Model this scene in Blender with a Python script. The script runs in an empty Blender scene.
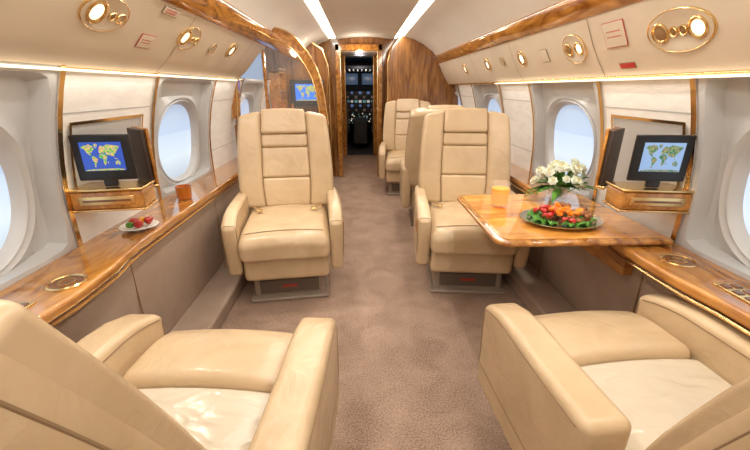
import bpy, bmesh, math, random
from mathutils import Vector, Matrix
random.seed(7)
C = bpy.context.scene.collection
PI = math.pi
try:
    bpy.context.scene.view_settings.view_transform = 'Standard'
except Exception: pass

# ------------------------------------------------------------------ materials
def mat(name, col, rough=0.5, metal=0.0, col2=None, scale=20, bump=0.0, bscale=None, coat=0.0, emis=None, estr=0.0,
        stretch=(1, 1, 1), trans=0.0, detail=4, lo=0.35, hi=0.65, alpha=1.0, dist=0.6, bdist=.01, bstretch=None, bdetail=5):
    m = bpy.data.materials.new(name); m.use_nodes = True
    nt = m.node_tree; b = nt.nodes['Principled BSDF']
    b.inputs['Base Color'].default_value = (*col, 1)
    b.inputs['Roughness'].default_value = rough
    b.inputs['Metallic'].default_value = metal
    b.inputs['Coat Weight'].default_value = coat
    b.inputs['Coat Roughness'].default_value = 0.06
    b.inputs['Transmission Weight'].default_value = trans
    b.inputs['Alpha'].default_value = alpha
    if emis:
        b.inputs['Emission Color'].default_value = (*emis, 1)
        b.inputs['Emission Strength'].default_value = estr
    tc = nt.nodes.new('ShaderNodeTexCoord'); mp = nt.nodes.new('ShaderNodeMapping')
    mp.inputs['Scale'].default_value = stretch
    nt.links.new(tc.outputs['Object'], mp.inputs['Vector'])
    if col2:
        n = nt.nodes.new('ShaderNodeTexNoise'); n.inputs['Scale'].default_value = scale
        n.inputs['Detail'].default_value = detail; n.inputs['Distortion'].default_value = dist
        r = nt.nodes.new('ShaderNodeValToRGB')
        r.color_ramp.elements[0].position = lo; r.color_ramp.elements[0].color = (*col, 1)
        r.color_ramp.elements[1].position = hi; r.color_ramp.elements[1].color = (*col2, 1)
        nt.links.new(mp.outputs['Vector'], n.inputs['Vector'])
        nt.links.new(n.outputs['Fac'], r.inputs['Fac']); nt.links.new(r.outputs['Color'], b.inputs['Base Color'])
    if bump:
        mp2 = nt.nodes.new('ShaderNodeMapping'); mp2.inputs['Scale'].default_value = bstretch or stretch
        nt.links.new(tc.outputs['Object'], mp2.inputs['Vector'])
        n2 = nt.nodes.new('ShaderNodeTexNoise'); n2.inputs['Scale'].default_value = bscale or scale
        n2.inputs['Detail'].default_value = bdetail; n2.inputs['Distortion'].default_value = .8
        bp = nt.nodes.new('ShaderNodeBump'); bp.inputs['Strength'].default_value = bump; bp.inputs['Distance'].default_value = bdist
        nt.links.new(mp2.outputs['Vector'], n2.inputs['Vector'])
        nt.links.new(n2.outputs['Fac'], bp.inputs['Height']); nt.links.new(bp.outputs['Normal'], b.inputs['Normal'])
    return m

M = {}
M['leather'] = mat('leather', (.55, .40, .24), .27, col2=(.635, .475, .30), scale=5, bump=.65, bscale=10)
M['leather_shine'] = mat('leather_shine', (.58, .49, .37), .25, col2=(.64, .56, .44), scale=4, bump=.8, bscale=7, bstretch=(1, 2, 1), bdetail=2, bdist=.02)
M['seam'] = mat('seam', (.28, .18, .095), .6)
M['wood'] = mat('burl_wood', (.22, .065, .010), .12, col2=(.60, .27, .055), scale=4, coat=1, stretch=(4, 1, 4), detail=10, lo=.3, hi=.68, dist=1.4)
M['wood_grain'] = mat('straight_wood', (.15, .052, .012), .18, col2=(.34, .15, .04), scale=4, coat=1, stretch=(6, 1, .8), detail=8, dist=1)
M['table_wood'] = mat('table_wood', (.40, .125, .015), .07, col2=(.85, .42, .09), scale=3.2, coat=1, stretch=(1, 2.6, 1), detail=10, lo=.3, hi=.68, dist=1.6)
M['wood_dark'] = mat('dark_wood', (.10, .03, .008), .2, col2=(.24, .08, .02), scale=8, coat=.7)
M['gold'] = mat('gold', (.82, .58, .27), .22, metal=1)
M['chrome'] = mat('satin_metal', (.66, .62, .56), .35, metal=1)
M['cream'] = mat('cream_panel', (.69, .59, .46), .38, col2=(.74, .64, .51), scale=3)
M['ivory'] = mat('ivory_panel', (.82, .80, .77), .45, col2=(.89, .88, .85), scale=8, bump=.2, bscale=40, stretch=(1, 1, 3))
M['surround'] = mat('window_surround', (.46, .455, .45), .34, col2=(.52, .515, .51), scale=3)
M['ceiling'] = mat('ceiling', (.80, .76, .70), .75, col2=(.84, .81, .75), scale=2)
M['fabric'] = mat('side_fabric', (.37, .27, .205), .9, col2=(.41, .305, .235), scale=6, bump=.3, bscale=220)
M['glow'] = mat('glow', (1, .9, .7), .5, emis=(1, .95, .84), estr=5)
M['glow_w'] = mat('glow_warm', (1, .85, .6), .5, emis=(1, .90, .70), estr=1.1)
M['lens'] = mat('lamp_lens', (1, .9, .7), .3, emis=(1, .90, .66), estr=1.4)
M['black'] = mat('black_plastic', (.010, .010, .012), .3)
M['dark'] = mat('dark_brown_panel', (.035, .02, .015), .5)
M['cockpit'] = mat('cockpit_grey', (.04, .036, .036), .6)
M['screen'] = mat('screen_blue', (.01, .04, .3), .2, emis=(.03, .07, .33), estr=1.0)
M['screen_pale'] = mat('screen_pale', (.1, .2, .4), .2, emis=(.24, .33, .50), estr=1.0)
def mapmat(name, cols):
    m = mat(name, cols[0], .4, col2=cols[1], scale=110)
    nt = m.node_tree; bs = nt.nodes['Principled BSDF']
    r = [n for n in nt.nodes if n.type == 'VALTORGB'][0]; r.color_ramp.interpolation = 'CONSTANT'
    while len(r.color_ramp.elements) > 1: r.color_ramp.elements.remove(r.color_ramp.elements[-1])
    r.color_ramp.elements[0].position = 0; r.color_ramp.elements[0].color = (*cols[0], 1)
    for i, c in enumerate(cols[1:]):
        e = r.color_ramp.elements.new(.45 + i * .04); e.color = (*c, 1)
    nt.links.new(r.outputs['Color'], bs.inputs['Emission Color']); bs.inputs['Emission Strength'].default_value = .6
    return m
M['map'] = mapmat('map_green', [(.05, .35, .06), (.30, .45, .08), (.7, .55, .15), (.6, .2, .12), (.10, .30, .35)])
M['map2'] = mapmat('map_dark', [(.02, .14, .08), (.06, .22, .08), (.35, .34, .10), (.30, .14, .08), (.03, .16, .20)])
M['red'] = mat('red_print', (.55, .03, .02), .5)
M['plate_tan'] = mat('placard_tan', (.56, .46, .34), .4)
M['base_tan'] = mat('base_taupe', (.12, .09, .07), .5)
M['pedestal'] = mat('pedestal_metal', (.30, .24, .19), .35)
M['glass'] = mat('clear_glass', (.9, .93, .93), .03, alpha=.12, coat=.4)
M['juice'] = mat('orange_juice', (.95, .30, .0), .6, emis=(1, .33, .0), estr=.45)  # own glow put into the colour to brighten the drink
M['amber'] = mat('amber_glass', (.50, .14, .01), .06, coat=.6, alpha=.8)
M['white'] = mat('white_ceramic', (.85, .83, .80), .2, coat=.5)
M['silver'] = mat('silver', (.7, .7, .7), .2, metal=1)
M['petal'] = mat('petal', (.72, .76, .56), .6, col2=(.90, .90, .84), scale=30)
M['leaf'] = mat('leaf', (.03, .13, .015), .5, col2=(.12, .30, .04), scale=20)
M['lettuce'] = mat('lettuce', (.03, .17, .01), .5, col2=(.13, .34, .04), scale=25)
M['straw'] = mat('strawberry_red', (.50, .008, .005), .3, coat=.5, bump=.4, bscale=150)
M['orangef'] = mat('orange_fruit', (.85, .22, .01), .35, bump=.2, bscale=150)
M['yellowf'] = mat('yellow_fruit', (.85, .5, .04), .35)
M['pastry'] = mat('pastry', (.12, .035, .010), .7, col2=(.42, .17, .05), scale=60, bump=.6, bscale=80)
M['belt'] = mat('belt_webbing', (.30, .17, .07), .8)
M['cpseat'] = mat('pilot_seat', (.12, .08, .055), .7)
M['windshield'] = mat('windshield', (.03, .05, .09), .2, emis=(.07, .11, .18), estr=.6)

def pane_mat():
    m = bpy.data.materials.new('bright_pane'); m.use_nodes = True
    nt = m.node_tree; b = nt.nodes['Principled BSDF']
    b.inputs['Base Color'].default_value = (.3, .4, .5, 1); b.inputs['Roughness'].default_value = .1
    tc = nt.nodes.new('ShaderNodeTexCoord'); sp = nt.nodes.new('ShaderNodeSeparateXYZ')
    mr = nt.nodes.new('ShaderNodeMapRange'); mr.inputs['From Min'].default_value = .70; mr.inputs['From Max'].default_value = 1.15
    r = nt.nodes.new('ShaderNodeValToRGB')
    r.color_ramp.elements[0].color = (.38, .46, .57, 1); r.color_ramp.elements[1].color = (.36, .46, .65, 1)
    e = r.color_ramp.elements.new(.30); e.color = (.66, .76, .86, 1)
    e = r.color_ramp.elements.new(.62); e.color = (.52, .64, .84, 1)
    e = r.color_ramp.elements.new(.64); e.color = (.42, .54, .76, 1)
    nt.links.new(tc.outputs['Object'], sp.inputs[0]); nt.links.new(sp.outputs['Z'], mr.inputs['Value'])
    nt.links.new(mr.outputs[0], r.inputs['Fac']); nt.links.new(r.outputs['Color'], b.inputs['Emission Color'])
    b.inputs['Emission Strength'].default_value = .85  # daylight from outside is put into the pane as its own glow
    return m
M['pane'] = pane_mat()

def carpet():
    m = bpy.data.materials.new('carpet'); m.use_nodes = True
    nt = m.node_tree; b = nt.nodes['Principled BSDF']; b.inputs['Roughness'].default_value = 1
    tc = nt.nodes.new('ShaderNodeTexCoord')
    def noise(s, d=6, ds=0):
        n = nt.nodes.new('ShaderNodeTexNoise'); n.inputs['Scale'].default_value = s; n.inputs['Detail'].default_value = d; n.inputs['Distortion'].default_value = ds
        nt.links.new(tc.outputs['Object'], n.inputs['Vector']); return n
    a = noise(5, 12, 1.0); f = noise(150, 5)
    mx = nt.nodes.new('ShaderNodeMath'); mx.operation = 'MULTIPLY_ADD'; mx.inputs[1].default_value = .70
    nt.links.new(f.outputs['Fac'], mx.inputs[0])
    sc = nt.nodes.new('ShaderNodeMath'); sc.operation = 'MULTIPLY'; sc.inputs[1].default_value = .30
    nt.links.new(a.outputs['Fac'], sc.inputs[0]); nt.links.new(sc.outputs[0], mx.inputs[2])
    r = nt.nodes.new('ShaderNodeValToRGB')
    r.color_ramp.elements[0].position = .34; r.color_ramp.elements[0].color = (.21, .130, .090, 1)
    r.color_ramp.elements[1].position = .66; r.color_ramp.elements[1].color = (.56, .395, .30, 1)
    nt.links.new(mx.outputs[0], r.inputs['Fac']); nt.links.new(r.outputs['Color'], b.inputs['Base Color'])
    bp = nt.nodes.new('ShaderNodeBump'); bp.inputs['Strength'].default_value = .9; bp.inputs['Distance'].default_value = .012
    nt.links.new(mx.outputs[0], bp.inputs['Height']); nt.links.new(bp.outputs['Normal'], b.inputs['Normal'])
    return m
M['carpet'] = carpet()

# ------------------------------------------------------------------ helpers
def obj(name, bm, m, parent=None, smooth=True, bevel=0, label=None):
    bmesh.ops.recalc_face_normals(bm, faces=bm.faces)
    me = bpy.data.meshes.new(name); bm.to_mesh(me); bm.free()
    if smooth:
        me.polygons.foreach_set('use_smooth', [True] * len(me.polygons))
        try: me.set_sharp_from_angle(angle=math.radians(38))
        except Exception: pass
    me.materials.append(m)
    o = bpy.data.objects.new(name, me); C.objects.link(o)
    if parent: o.parent = parent
    if bevel:
        b = o.modifiers.new('bevel', 'BEVEL'); b.width = bevel; b.segments = 3; b.limit_method = 'ANGLE'
    if label: o['label'] = label
    return o
def tag(o, label, cat, group=None):
    o['label'] = label; o['category'] = cat
    if group: o['group'] = group
    return o
def thing(name, label, cat, loc=(0, 0, 0), rotz=0, group=None):
    o = bpy.data.objects.new(name, None); o.empty_display_size = .05; C.objects.link(o)
    o.location = loc; o.rotation_euler = (0, 0, rotz)
    return tag(o, label, cat, group)
def struct(name, bm, m, parent=None, **k):
    o = obj(name, bm, m, parent, **k)
    if not parent: o['kind'] = 'structure'
    return o
def dup(root, loc, rotz=0, label=None, scale=None):
    def cp(o, p):
        c = o.copy(); C.objects.link(c)
        if p: c.parent = p
        for ch in o.children: cp(ch, c)
        return c
    kids = list(root.children)
    r = root.copy(); C.objects.link(r)
    for k in kids: cp(k, r)
    r.location = loc; r.rotation_euler = (0, 0, rotz)
    if label: r['label'] = label
    if scale: r.scale = scale
    return r
def NB(): return bmesh.new()

def rbox(bm, c, dim, r, n=4, inner=4, deform=None, rot=None):
    h = [d / 2 for d in dim]; r = min(r, min(h) * .98)
    L = []
    for a in h:
        t = [math.tan(PI / 4 * i / n) for i in range(1, n + 1)]
        L.append([-(a - r) - r * x for x in reversed(t)] + [-(a - r) + 2 * (a - r) * i / inner for i in range(inner + 1)] + [(a - r) + r * x for x in t])
    N = len(L[0]) - 1; V = {}
    c = Vector(c)
    def gv(i, j, k):
        key = (i, j, k)
        if key not in V:
            p = Vector((L[0][i], L[1][j], L[2][k]))
            q = Vector([max(-(h[a] - r), min(h[a] - r, p[a])) for a in range(3)])
            d = p - q
            p = q + d.normalized() * r if d.length > 1e-9 else p
            if rot: p = rot @ p
            p = p + c
            if deform: p = deform(p)
            V[key] = bm.verts.new(p)
        return V[key]
    for s in (0, N):
        for i in range(N):
            for j in range(N):
                for f in ((gv(s, i, j), gv(s, i + 1, j), gv(s, i + 1, j + 1), gv(s, i, j + 1)),
                          (gv(i, s, j), gv(i + 1, s, j), gv(i + 1, s, j + 1), gv(i, s, j + 1)),
                          (gv(i, j, s), gv(i + 1, j, s), gv(i + 1, j + 1, s), gv(i, j + 1, s))):
                    bm.faces.new(f)
    return bm
def box(bm, x0, x1, y0, y1, z0, z1):
    v = [bm.verts.new((x, y, z)) for x in (x0, x1) for y in (y0, y1) for z in (z0, z1)]
    for f in ((0, 1, 3, 2), (4, 6, 7, 5), (0, 4, 5, 1), (2, 3, 7, 6), (0, 2, 6, 4), (1, 5, 7, 3)):
        bm.faces.new([v[i] for i in f])
    return bm
def lathe(bm, prof, c=(0, 0, 0), seg=32, sx=1, sy=1, mtx=None, ring=False):
    rings = []
    for r, z in prof:
        rg = []
        for k in range(seg):
            a = 2 * PI * k / seg
            p = Vector((r * math.cos(a) * sx, r * math.sin(a) * sy, z))
            if mtx: p = mtx @ p
            rg.append(bm.verts.new(p + Vector(c)))
        rings.append(rg)
    pairs = list(zip(rings, rings[1:]))
    if ring: pairs.append((rings[-1], rings[0]))
    for a, b in pairs:
        for k in range(seg):
            bm.faces.new((a[k], a[(k + 1) % seg], b[(k + 1) % seg], b[k]))
    if not ring: bm.faces.new(rings[0]); bm.faces.new(rings[-1])
    return bm
def tube(bm, pts, r, seg=8):
    pts = [Vector(p) for p in pts]; rings = []
    for i, p in enumerate(pts):
        t = (pts[min(i + 1, len(pts) - 1)] - pts[max(i - 1, 0)]).normalized()
        u = t.orthogonal().normalized() if i == 0 else (u - t * u.dot(t)).normalized()
        w = t.cross(u)
        rings.append([bm.verts.new(p + (u * math.cos(2 * PI * k / seg) + w * math.sin(2 * PI * k / seg)) * r) for k in range(seg)])
    for a, b in zip(rings, rings[1:]):
        for k in range(seg): bm.faces.new((a[k], a[(k + 1) % seg], b[(k + 1) % seg], b[k]))
    bm.faces.new(rings[0]); bm.faces.new(rings[-1])
    return bm
def prism(bm, poly, z0, z1):
    a = [bm.verts.new((x, y, z0)) for x, y in poly]; b = [bm.verts.new((x, y, z1)) for x, y in poly]
    n = len(poly)
    bm.faces.new(a); bm.faces.new(b)
    for k in range(n): bm.faces.new((a[k], a[(k + 1) % n], b[(k + 1) % n], b[k]))
    return bm
def xzprism(bm, poly, y0, y1):
    a = [bm.verts.new((x, y0, z)) for x, z in poly]; b = [bm.verts.new((x, y1, z)) for x, z in poly]
    n = len(poly)
    bm.faces.new(a); bm.faces.new(b)
    for k in range(n): bm.faces.new((a[k], a[(k + 1) % n], b[(k + 1) % n], b[k]))
    return bm
def sheet(bm, prof, y0, y1, ny=1):
    rows = [[bm.verts.new((x, y0 + (y1 - y0) * j / ny, z)) for x, z in prof] for j in range(ny + 1)]
    for a, b in zip(rows, rows[1:]):
        for k in range(len(prof) - 1): bm.faces.new((a[k], a[k + 1], b[k + 1], b[k]))
    return bm

# ------------------------------------------------------------------ cabin shell
Y0, Y1 = -1.2, 5.5
def XW(s, z):
    q = max(0, (z - .75) / .57) ** 2 * .12
    return (-1.14 + q) if s < 0 else (1.28 - q)
def W(s, y, z, d=0): return Vector((XW(s, z) + s * d, y, z))

bm = NB(); box(bm, -1.2, 1.35, Y0, 7.4, -.05, 0)
fl = struct('floor', bm, M['carpet'], smooth=False)

def panel(bm, s, y0, y1, z0, z1, d, n=8):
    rows = []
    for i in range(n + 1):
        z = z0 + (z1 - z0) * i / n
        rows.append([bm.verts.new(W(s, y, z, d)) for y in (y0, y1)])
    for a, b in zip(rows, rows[1:]): bm.faces.new((a[0], a[1], b[1], b[0]))
ZB, ZT = .64, 1.33
bays = {-1: [1.01, 2.45, 3.9], 1: [.95, 2.3, 3.7, 5.1]}
HA = .40
for s, nm in ((-1, 'wall_left'), (1, 'wall_right')):
    edges = [Y0]
    for c in bays[s]: edges += [c - HA, c + HA]
    edges.append(Y1)
    bm = NB()
    for k in range(0, len(edges), 2):
        a, b = edges[k], edges[k + 1]
        if b - a < .02: continue
        panel(bm, s, a, b, ZB, ZT, 0)
    w = struct(nm, bm, M['ivory'])
    bm = NB()
    for k in range(0, len(edges), 2):
        a, b = edges[k], edges[k + 1]
        if b - a < .02: continue
        for zz in (.80, 1.16):
            p = [W(s, y, z, -.0015) for y, z in ((a + .02, zz), (b - .02, zz), (b - .02, zz + .005), (a + .02, zz + .005))]
            bm.faces.new([bm.verts.new(q) for q in p])
    obj('groove', bm, M['surround'], w)
    bm = NB()
    xi = -.935 if s < 0 else 1.145
    pr = [(xi, .62), (xi - s * .0, .5), (xi + s * .01, .3), (xi + s * .05, .1), (xi + s * .05, 0)]
    sheet(bm, pr, Y0, Y1)
    obj('lower_panel', bm, M['fabric'], w)
    bm = NB()
    for yy in ((.6, 1.38, 2.3, 3.1) if s < 0 else (1.3, 2.1, 3.0)):
        box(bm, xi - .002, xi + .002, yy, yy + .004, .1, .6)
    obj('panel_seam', bm, M['belt'], w, smooth=False)

def recess(s, yc, zc, rings, cap=False, N=72, bm=None):
    bm = bm or NB(); R = []
    A0, B0 = rings[0][1], rings[0][2]
    ang = [2 * PI * k / N for k in range(N)]
    for qa in (math.atan2(B0, A0), PI - math.atan2(B0, A0), PI + math.atan2(B0, A0), 2 * PI - math.atan2(B0, A0)):
        i = min(range(N), key=lambda k: abs(ang[k] - qa)); ang[i] = qa
    for n, a, b, d, dz in rings:
        ring = []
        for t in ang:
            c, sn = math.cos(t), math.sin(t)
            r = min(a / max(abs(c), 1e-9), b / max(abs(sn), 1e-9)) if n == 0 else (abs(c / a) ** n + abs(sn / b) ** n) ** (-1 / n)
            ring.append(bm.verts.new(W(s, yc + r * c, zc + dz + r * sn, d)))
        R.append(ring)
    for p, q in zip(R, R[1:]):
        for k in range(N): bm.faces.new((p[k], p[(k + 1) % N], q[(k + 1) % N], q[k]))
    if cap: bm.faces.new(R[-1])
    return bm
wi = 0
for s in (-1, 1):
    for yc in bays[s]:
        wi += 1; zc = (ZB + ZT) / 2; hb = (ZT - ZB) / 2; dz = -.055
        w = struct('window_%d' % wi, recess(s, yc, zc, [(0, HA, hb, 0, 0), (16, HA - .022, hb - .016, -.010, 0), (15, HA - .042, hb - .032, -.008, 0), (14, HA - .055, hb - .045, .05, 0),
                   (4.5, .325, .276, .055, dz), (2.4, .300, .264, .026, dz), (2.3, .278, .252, .038, dz)]), M['surround'])
        obj('window_ring', recess(s, yc, zc, [(2.3, .278, .252, .036, dz), (2.3, .272, .246, .026, dz), (2.3, .262, .238, .034, dz), (2.3, .248, .225, .062, dz)]), M['surround'], w)
        obj('pane', recess(s, yc, zc, [(2.3, .250, .227, .062, dz), (2.3, .12, .11, .063, dz)], cap=True), M['pane'], w)
        bm = NB()
        for e in (-1, 1):
            ya = yc + e * HA
            for i in range(8):
                z = ZB + (ZT - ZB) * i / 8; z2 = ZB + (ZT - ZB) * (i + 1) / 8
                q = [W(s, ya - .012, z, -.012), W(s, ya + .012, z, -.012), W(s, ya + .012, z2, -.012), W(s, ya - .012, z2, -.012)]
                bm.faces.new([bm.verts.new(p) for p in q])
        obj('window_trim', bm, M['gold'], w)

LP = [(-1.03, 1.32), (-1.0, 1.325), (-.93, 1.385), (-.85, 1.475), (-.78, 1.55), (-.74, 1.59)]
RP = [(1.17, 1.30), (1.15, 1.302), (1.10, 1.37), (1.06, 1.44), (1.02, 1.52), (1.0, 1.56)]
CEIL = [(-.74, 1.63), (-.70, 1.69), (-.60, 1.77), (-.50, 1.82), (-.40, 1.85), (-.40, 1.875), (-.30, 1.875), (-.30, 1.86), (-.1, 1.885), (.08, 1.892), (.26, 1.885),
        (.45, 1.86), (.45, 1.875), (.55, 1.875), (.55, 1.85), (.68, 1.82), (.80, 1.765), (.92, 1.68), (1.0, 1.60)]
bm = NB(); sheet(bm, CEIL, Y0, Y1, 1); struct('ceiling', bm, M['ceiling'])
bm = NB(); sheet(bm, LP, Y0, 3.34, 1); t1 = struct('trim_1', bm, M['cream'])
bm = NB(); sheet(bm, RP, Y0, Y1, 1); t2 = struct('trim_2', bm, M['cream'])
for P, pa, ys in ((LP, t1, (1.0, 2.0, 3.0)), (RP, t2, (.9, 1.82, 2.75, 3.7))):
    for yy in ys:
        bm = NB(); sg = 1 if P is LP else -1
        pr = [(x + sg * .0015, z - .001) for x, z in P[1:]]
        sheet(bm, pr, yy, yy + .004, 1); obj('panel_seam', bm, M['seam'], pa, smooth=False)
def rail(name, x, z, rx, rz, tilt, y0, y1, m):
    bm = NB(); ct, st = math.cos(tilt), math.sin(tilt); pts = []
    for k in range(20):
        a = 2 * PI * k / 20; u, v = rx * math.cos(a), rz * math.sin(a)
        pts.append((x + u * ct - v * st, z + u * st + v * ct))
    xzprism(bm, pts, y0, y1); return struct(name, bm, m)
rail('trim_3', -.735, 1.625, .022, .066, -.5, Y0, 5.08, M['wood'])
rail('trim_4', .988, 1.592, .020, .056, .45, Y0, Y1, M['wood'])
rail('trim_5', -1.035, 1.315, .018, .010, 0, Y0, Y1, M['gold'])
rail('trim_6', 1.165, 1.295, .014, .010, 0, Y0, Y1, M['gold'])
for s in (-1, 1):
    x = -1.01 if s < 0 else 1.145; z = 1.316 if s < 0 else 1.292
    bm = NB(); box(bm, x - .010, x + .010, .2, 3.3, z - .010, z - .002)
    tag(obj('strip_light', bm, M['glow_w'], smooth=False), 'thin warm light line above the windows on the %s wall' % ('left' if s < 0 else 'right'), 'light strip')
for x, t in ((-.35, 'left'), (.5, 'right')):
    bm = NB(); rbox(bm, (x, 2.2, 1.866), (.075, 6.4, .012), .005, 2, 1)
    tag(obj('ceiling_light', bm, M['glow']), 'long white light strip along the ceiling, the %s one of the pair' % t, 'ceiling light')

def ledge(s, name):
    out = XW(s, .7) + s * .01
    inner = []
    for i in range(60):
        y = -.9 + i * (5.4 + .9) / 59
        base = -.915 if s < 0 else 1.075
        yb = 1.10 if s < 0 else 1.18
        b = .03 * math.exp(-((y - yb) / .22) ** 4)
        inner.append((base - s * b, y))
    poly = inner + [(out, 5.4), (out, -.9)]
    bm = NB(); prism(bm, poly, .615, .655)
    o = struct(name, bm, M['wood'], bevel=.012)
    bm = NB(); path = [(x - s * .001, y, .609) for x, y in inner]
    tube(bm, path, .006, 6)
    obj('gold_edge', bm, M['gold'], o)
ledge(-1, 'trim_7'); ledge(1, 'trim_8')
for s, nm in ((-1, 'baseboard_left'), (1, 'baseboard_right')):
    bm = NB()
    if s < 0: box(bm, -.99, -.79, 1.55, 5.3, .0, .09)
    else: box(bm, .99, 1.2, 1.5, 5.3, .0, .09)
    struct(nm, bm, M['fabric'], bevel=.015)
bm = NB(); box(bm, 1.1, 1.15, 1.36, 2.35, .50, .615); struct('trim_9', bm, M['wood'], bevel=.006)

bm = NB(); box(bm, -1.3, 1.45, Y0 - .05, Y0, 0, 1.95); struct('wall_back', bm, M['cream'], smooth=False)

bm = NB()
for x0, x1, z0, z1 in ((-1.25, -.29, 0, 1.95), (.27, 1.4, 0, 1.95), (-.29, .27, 1.74, 1.95)):
    box(bm, x0, x1, 5.5, 5.56, z0, z1)
struct('wall_front', bm, M['wood_grain'], smooth=False)
bm = NB()
for x0, x1, z0, z1 in ((-.33, -.27, 0, 1.8), (.25, .31, 0, 1.8), (-.33, .31, 1.72, 1.80)):
    box(bm, x0, x1, 5.46, 5.52, z0, z1)
d1 = struct('door_1', bm, M['wood'], bevel=.008)
bm = NB()
for x in (-.262, .242): box(bm, x - .004, x + .004, 5.455, 5.5, 0, 1.72)
obj('door_edge', bm, M['gold'], d1, smooth=False)
bm = NB(); xzprism(bm, [(.36, 0), (1.3, 0), (1.3, 1.86), (.50, 1.86), (.40, 1.74), (.36, 1.55)], 5.1, 5.16); w = struct('wall_partition_right', bm, M['wood_grain'], bevel=.01)
bm = NB(); tube(bm, [(.358, 5.095, 0), (.358, 5.095, 1.55), (.398, 5.095, 1.74), (.50, 5.095, 1.86)], .010, 8)
obj('gold_edge', bm, M['gold'], w)
bm = NB(); xzprism(bm, [(-1.2, 0), (-.40, 0), (-.40, 1.5), (-.46, 1.70), (-.62, 1.80), (-1.2, 1.80)], 5.1, 5.16); w = struct('wall_partition_left', bm, M['wood_grain'], bevel=.01)
bm = NB(); tube(bm, [(-.398, 5.095, 0), (-.398, 5.095, 1.5), (-.458, 5.095, 1.70), (-.62, 5.095, 1.80)], .010, 8); obj('gold_edge', bm, M['gold'], w)

# entry corridor between the cabin and the cockpit
for x0, x1, n in ((-.52, -.46, 'wall_corridor_left'), (.44, .50, 'wall_corridor_right')):
    bm = NB(); box(bm, x0, x1, 5.56, 7.4, 0, 1.82); w = struct(n, bm, M['wood_grain'], smooth=False)
    xi = x1 if x0 < 0 else x0; sg = 1 if x0 < 0 else -1
    for yy in (6.1, 6.8):
        bm = NB(); box(bm, min(xi, xi + sg * .005), max(xi, xi + sg * .005), yy, yy + .02, .05, 1.75); obj('gold_strip', bm, M['gold'], w, smooth=False)
bm = NB(); box(bm, -.52, .50, 5.56, 7.4, 1.80, 1.84); struct('ceiling_corridor', bm, M['cream'], smooth=False)
for x0, x1, n in ((-.46, -.27, 'door_2'), (.25, .44, 'door_3')):
    bm = NB(); box(bm, x0, x1, 7.30, 7.34, 0, 1.80); w = struct(n, bm, M['wood'], bevel=.01)
    bm = NB(); xx = x1 if x0 < 0 else x0; box(bm, xx - .006, xx + .006, 7.29, 7.345, 0, 1.8); obj('gold_edge', bm, M['gold'], w, smooth=False)
for k, yy in enumerate((5.9, 6.7)):
    bm = NB(); lathe(bm, [(.05, 0), (.05, .012), (.001, .014)], seg=20); o = tag(obj('downlight', bm, M['glow']), 'small round ceiling light in the entry corridor, %s the cockpit' % ('farther from' if k == 0 else 'closer to'), 'ceiling light'); o.location = (-.01, yy, 1.787)
t = thing('wardrobe_cabinet', 'low glossy wood cabinet on the right side of the entry corridor', 'cabinet', (.345, 6.45, 0))
bm = NB(); rbox(bm, (0, 0, .45), (.11, .6, .90), .015, 2, 1); obj('body', bm, M['wood'], t)
bm = NB(); rbox(bm, (0, 0, .915), (.125, .62, .03), .008, 2, 1); obj('top', bm, M['cream'], t)

# cockpit
CY = 7.4
bm = NB(); box(bm, -.95, 1.0, CY, 10.2, -.05, 0); struct('floor_cockpit', bm, M['cockpit'], smooth=False)
bm = NB(); box(bm, -1, 1.05, CY, 10.2, 1.85, 1.9); struct('ceiling_cockpit', bm, M['cockpit'], smooth=False)
bm = NB(); box(bm, -1, 1.05, 10.15, 10.2, 0, 1.9); struct('wall_cockpit_front', bm, M['cockpit'], smooth=False)
for a, b, n in ((-1.0, -.46, 'wall_cockpit_rear_left'), (.44, 1.05, 'wall_cockpit_rear_right')):
    bm = NB(); box(bm, a, b, CY, CY + .04, 0, 1.9); struct(n, bm, M['cockpit'], smooth=False)
for a, b, n in ((-1.0, -.95, 'wall_cockpit_left'), (1.0, 1.05, 'wall_cockpit_right')):
    bm = NB(); box(bm, a, b, CY, 10.2, 0, 2); struct(n, bm, M['cockpit'], smooth=False)
t = thing('instrument_panel', 'dark cockpit instrument panel with small lit displays seen through the doorway', 'instrument panel', (0, 9.1, 0))
bm = NB(); rbox(bm, (0, .15, .82), (1.8, .3, .78), .05, 3, 2); obj('console', bm, M['black'], t)
bm = NB(); rbox(bm, (0, -.45, .36), (.30, 1.0, .5), .03, 3, 2); obj('pedestal', bm, M['cockpit'], t)
bm = NB(); rbox(bm, (0, -.3, 1.66), (.6, .9, .08), .03, 3, 2); obj('overhead_panel', bm, M['cockpit'], t)
M['disp_teal'] = mat('display_teal', (.1, .3, .3), .3, emis=(.08, .24, .26), estr=.8)
M['disp_white'] = mat('display_white', (.5, .5, .5), .3, emis=(.5, .46, .4), estr=.8)
M['disp_blue'] = mat('display_blue', (.05, .1, .25), .3, emis=(.08, .14, .32), estr=.8)
for i in range(9):
    for j in range(5):
        x = (i - 4) * .095; z = 1.15 - j * .095; q = random.random()
        bm = NB(); rbox(bm, (x, -.004, z), (.086, .012, .086), .006, 2, 1); f = obj('display_frame', bm, M['cockpit'], t)
        bm = NB()
        if q < .5:
            lathe(bm, [(.028, -.006), (.028, .006)], (x, -.0085, z), 16, mtx=Matrix.Rotation(PI / 2, 3, 'X'))
        else: box(bm, x - .032, x + .032, -.0145, -.0105, z - .028, z + .028)
        obj('display', bm, (M['disp_blue'], M['disp_teal'], M['dark'], M['cpseat'], M['disp_white'], M['plate_tan'])[(i * 3 + j * 2) % 6], f, smooth=False)
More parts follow.
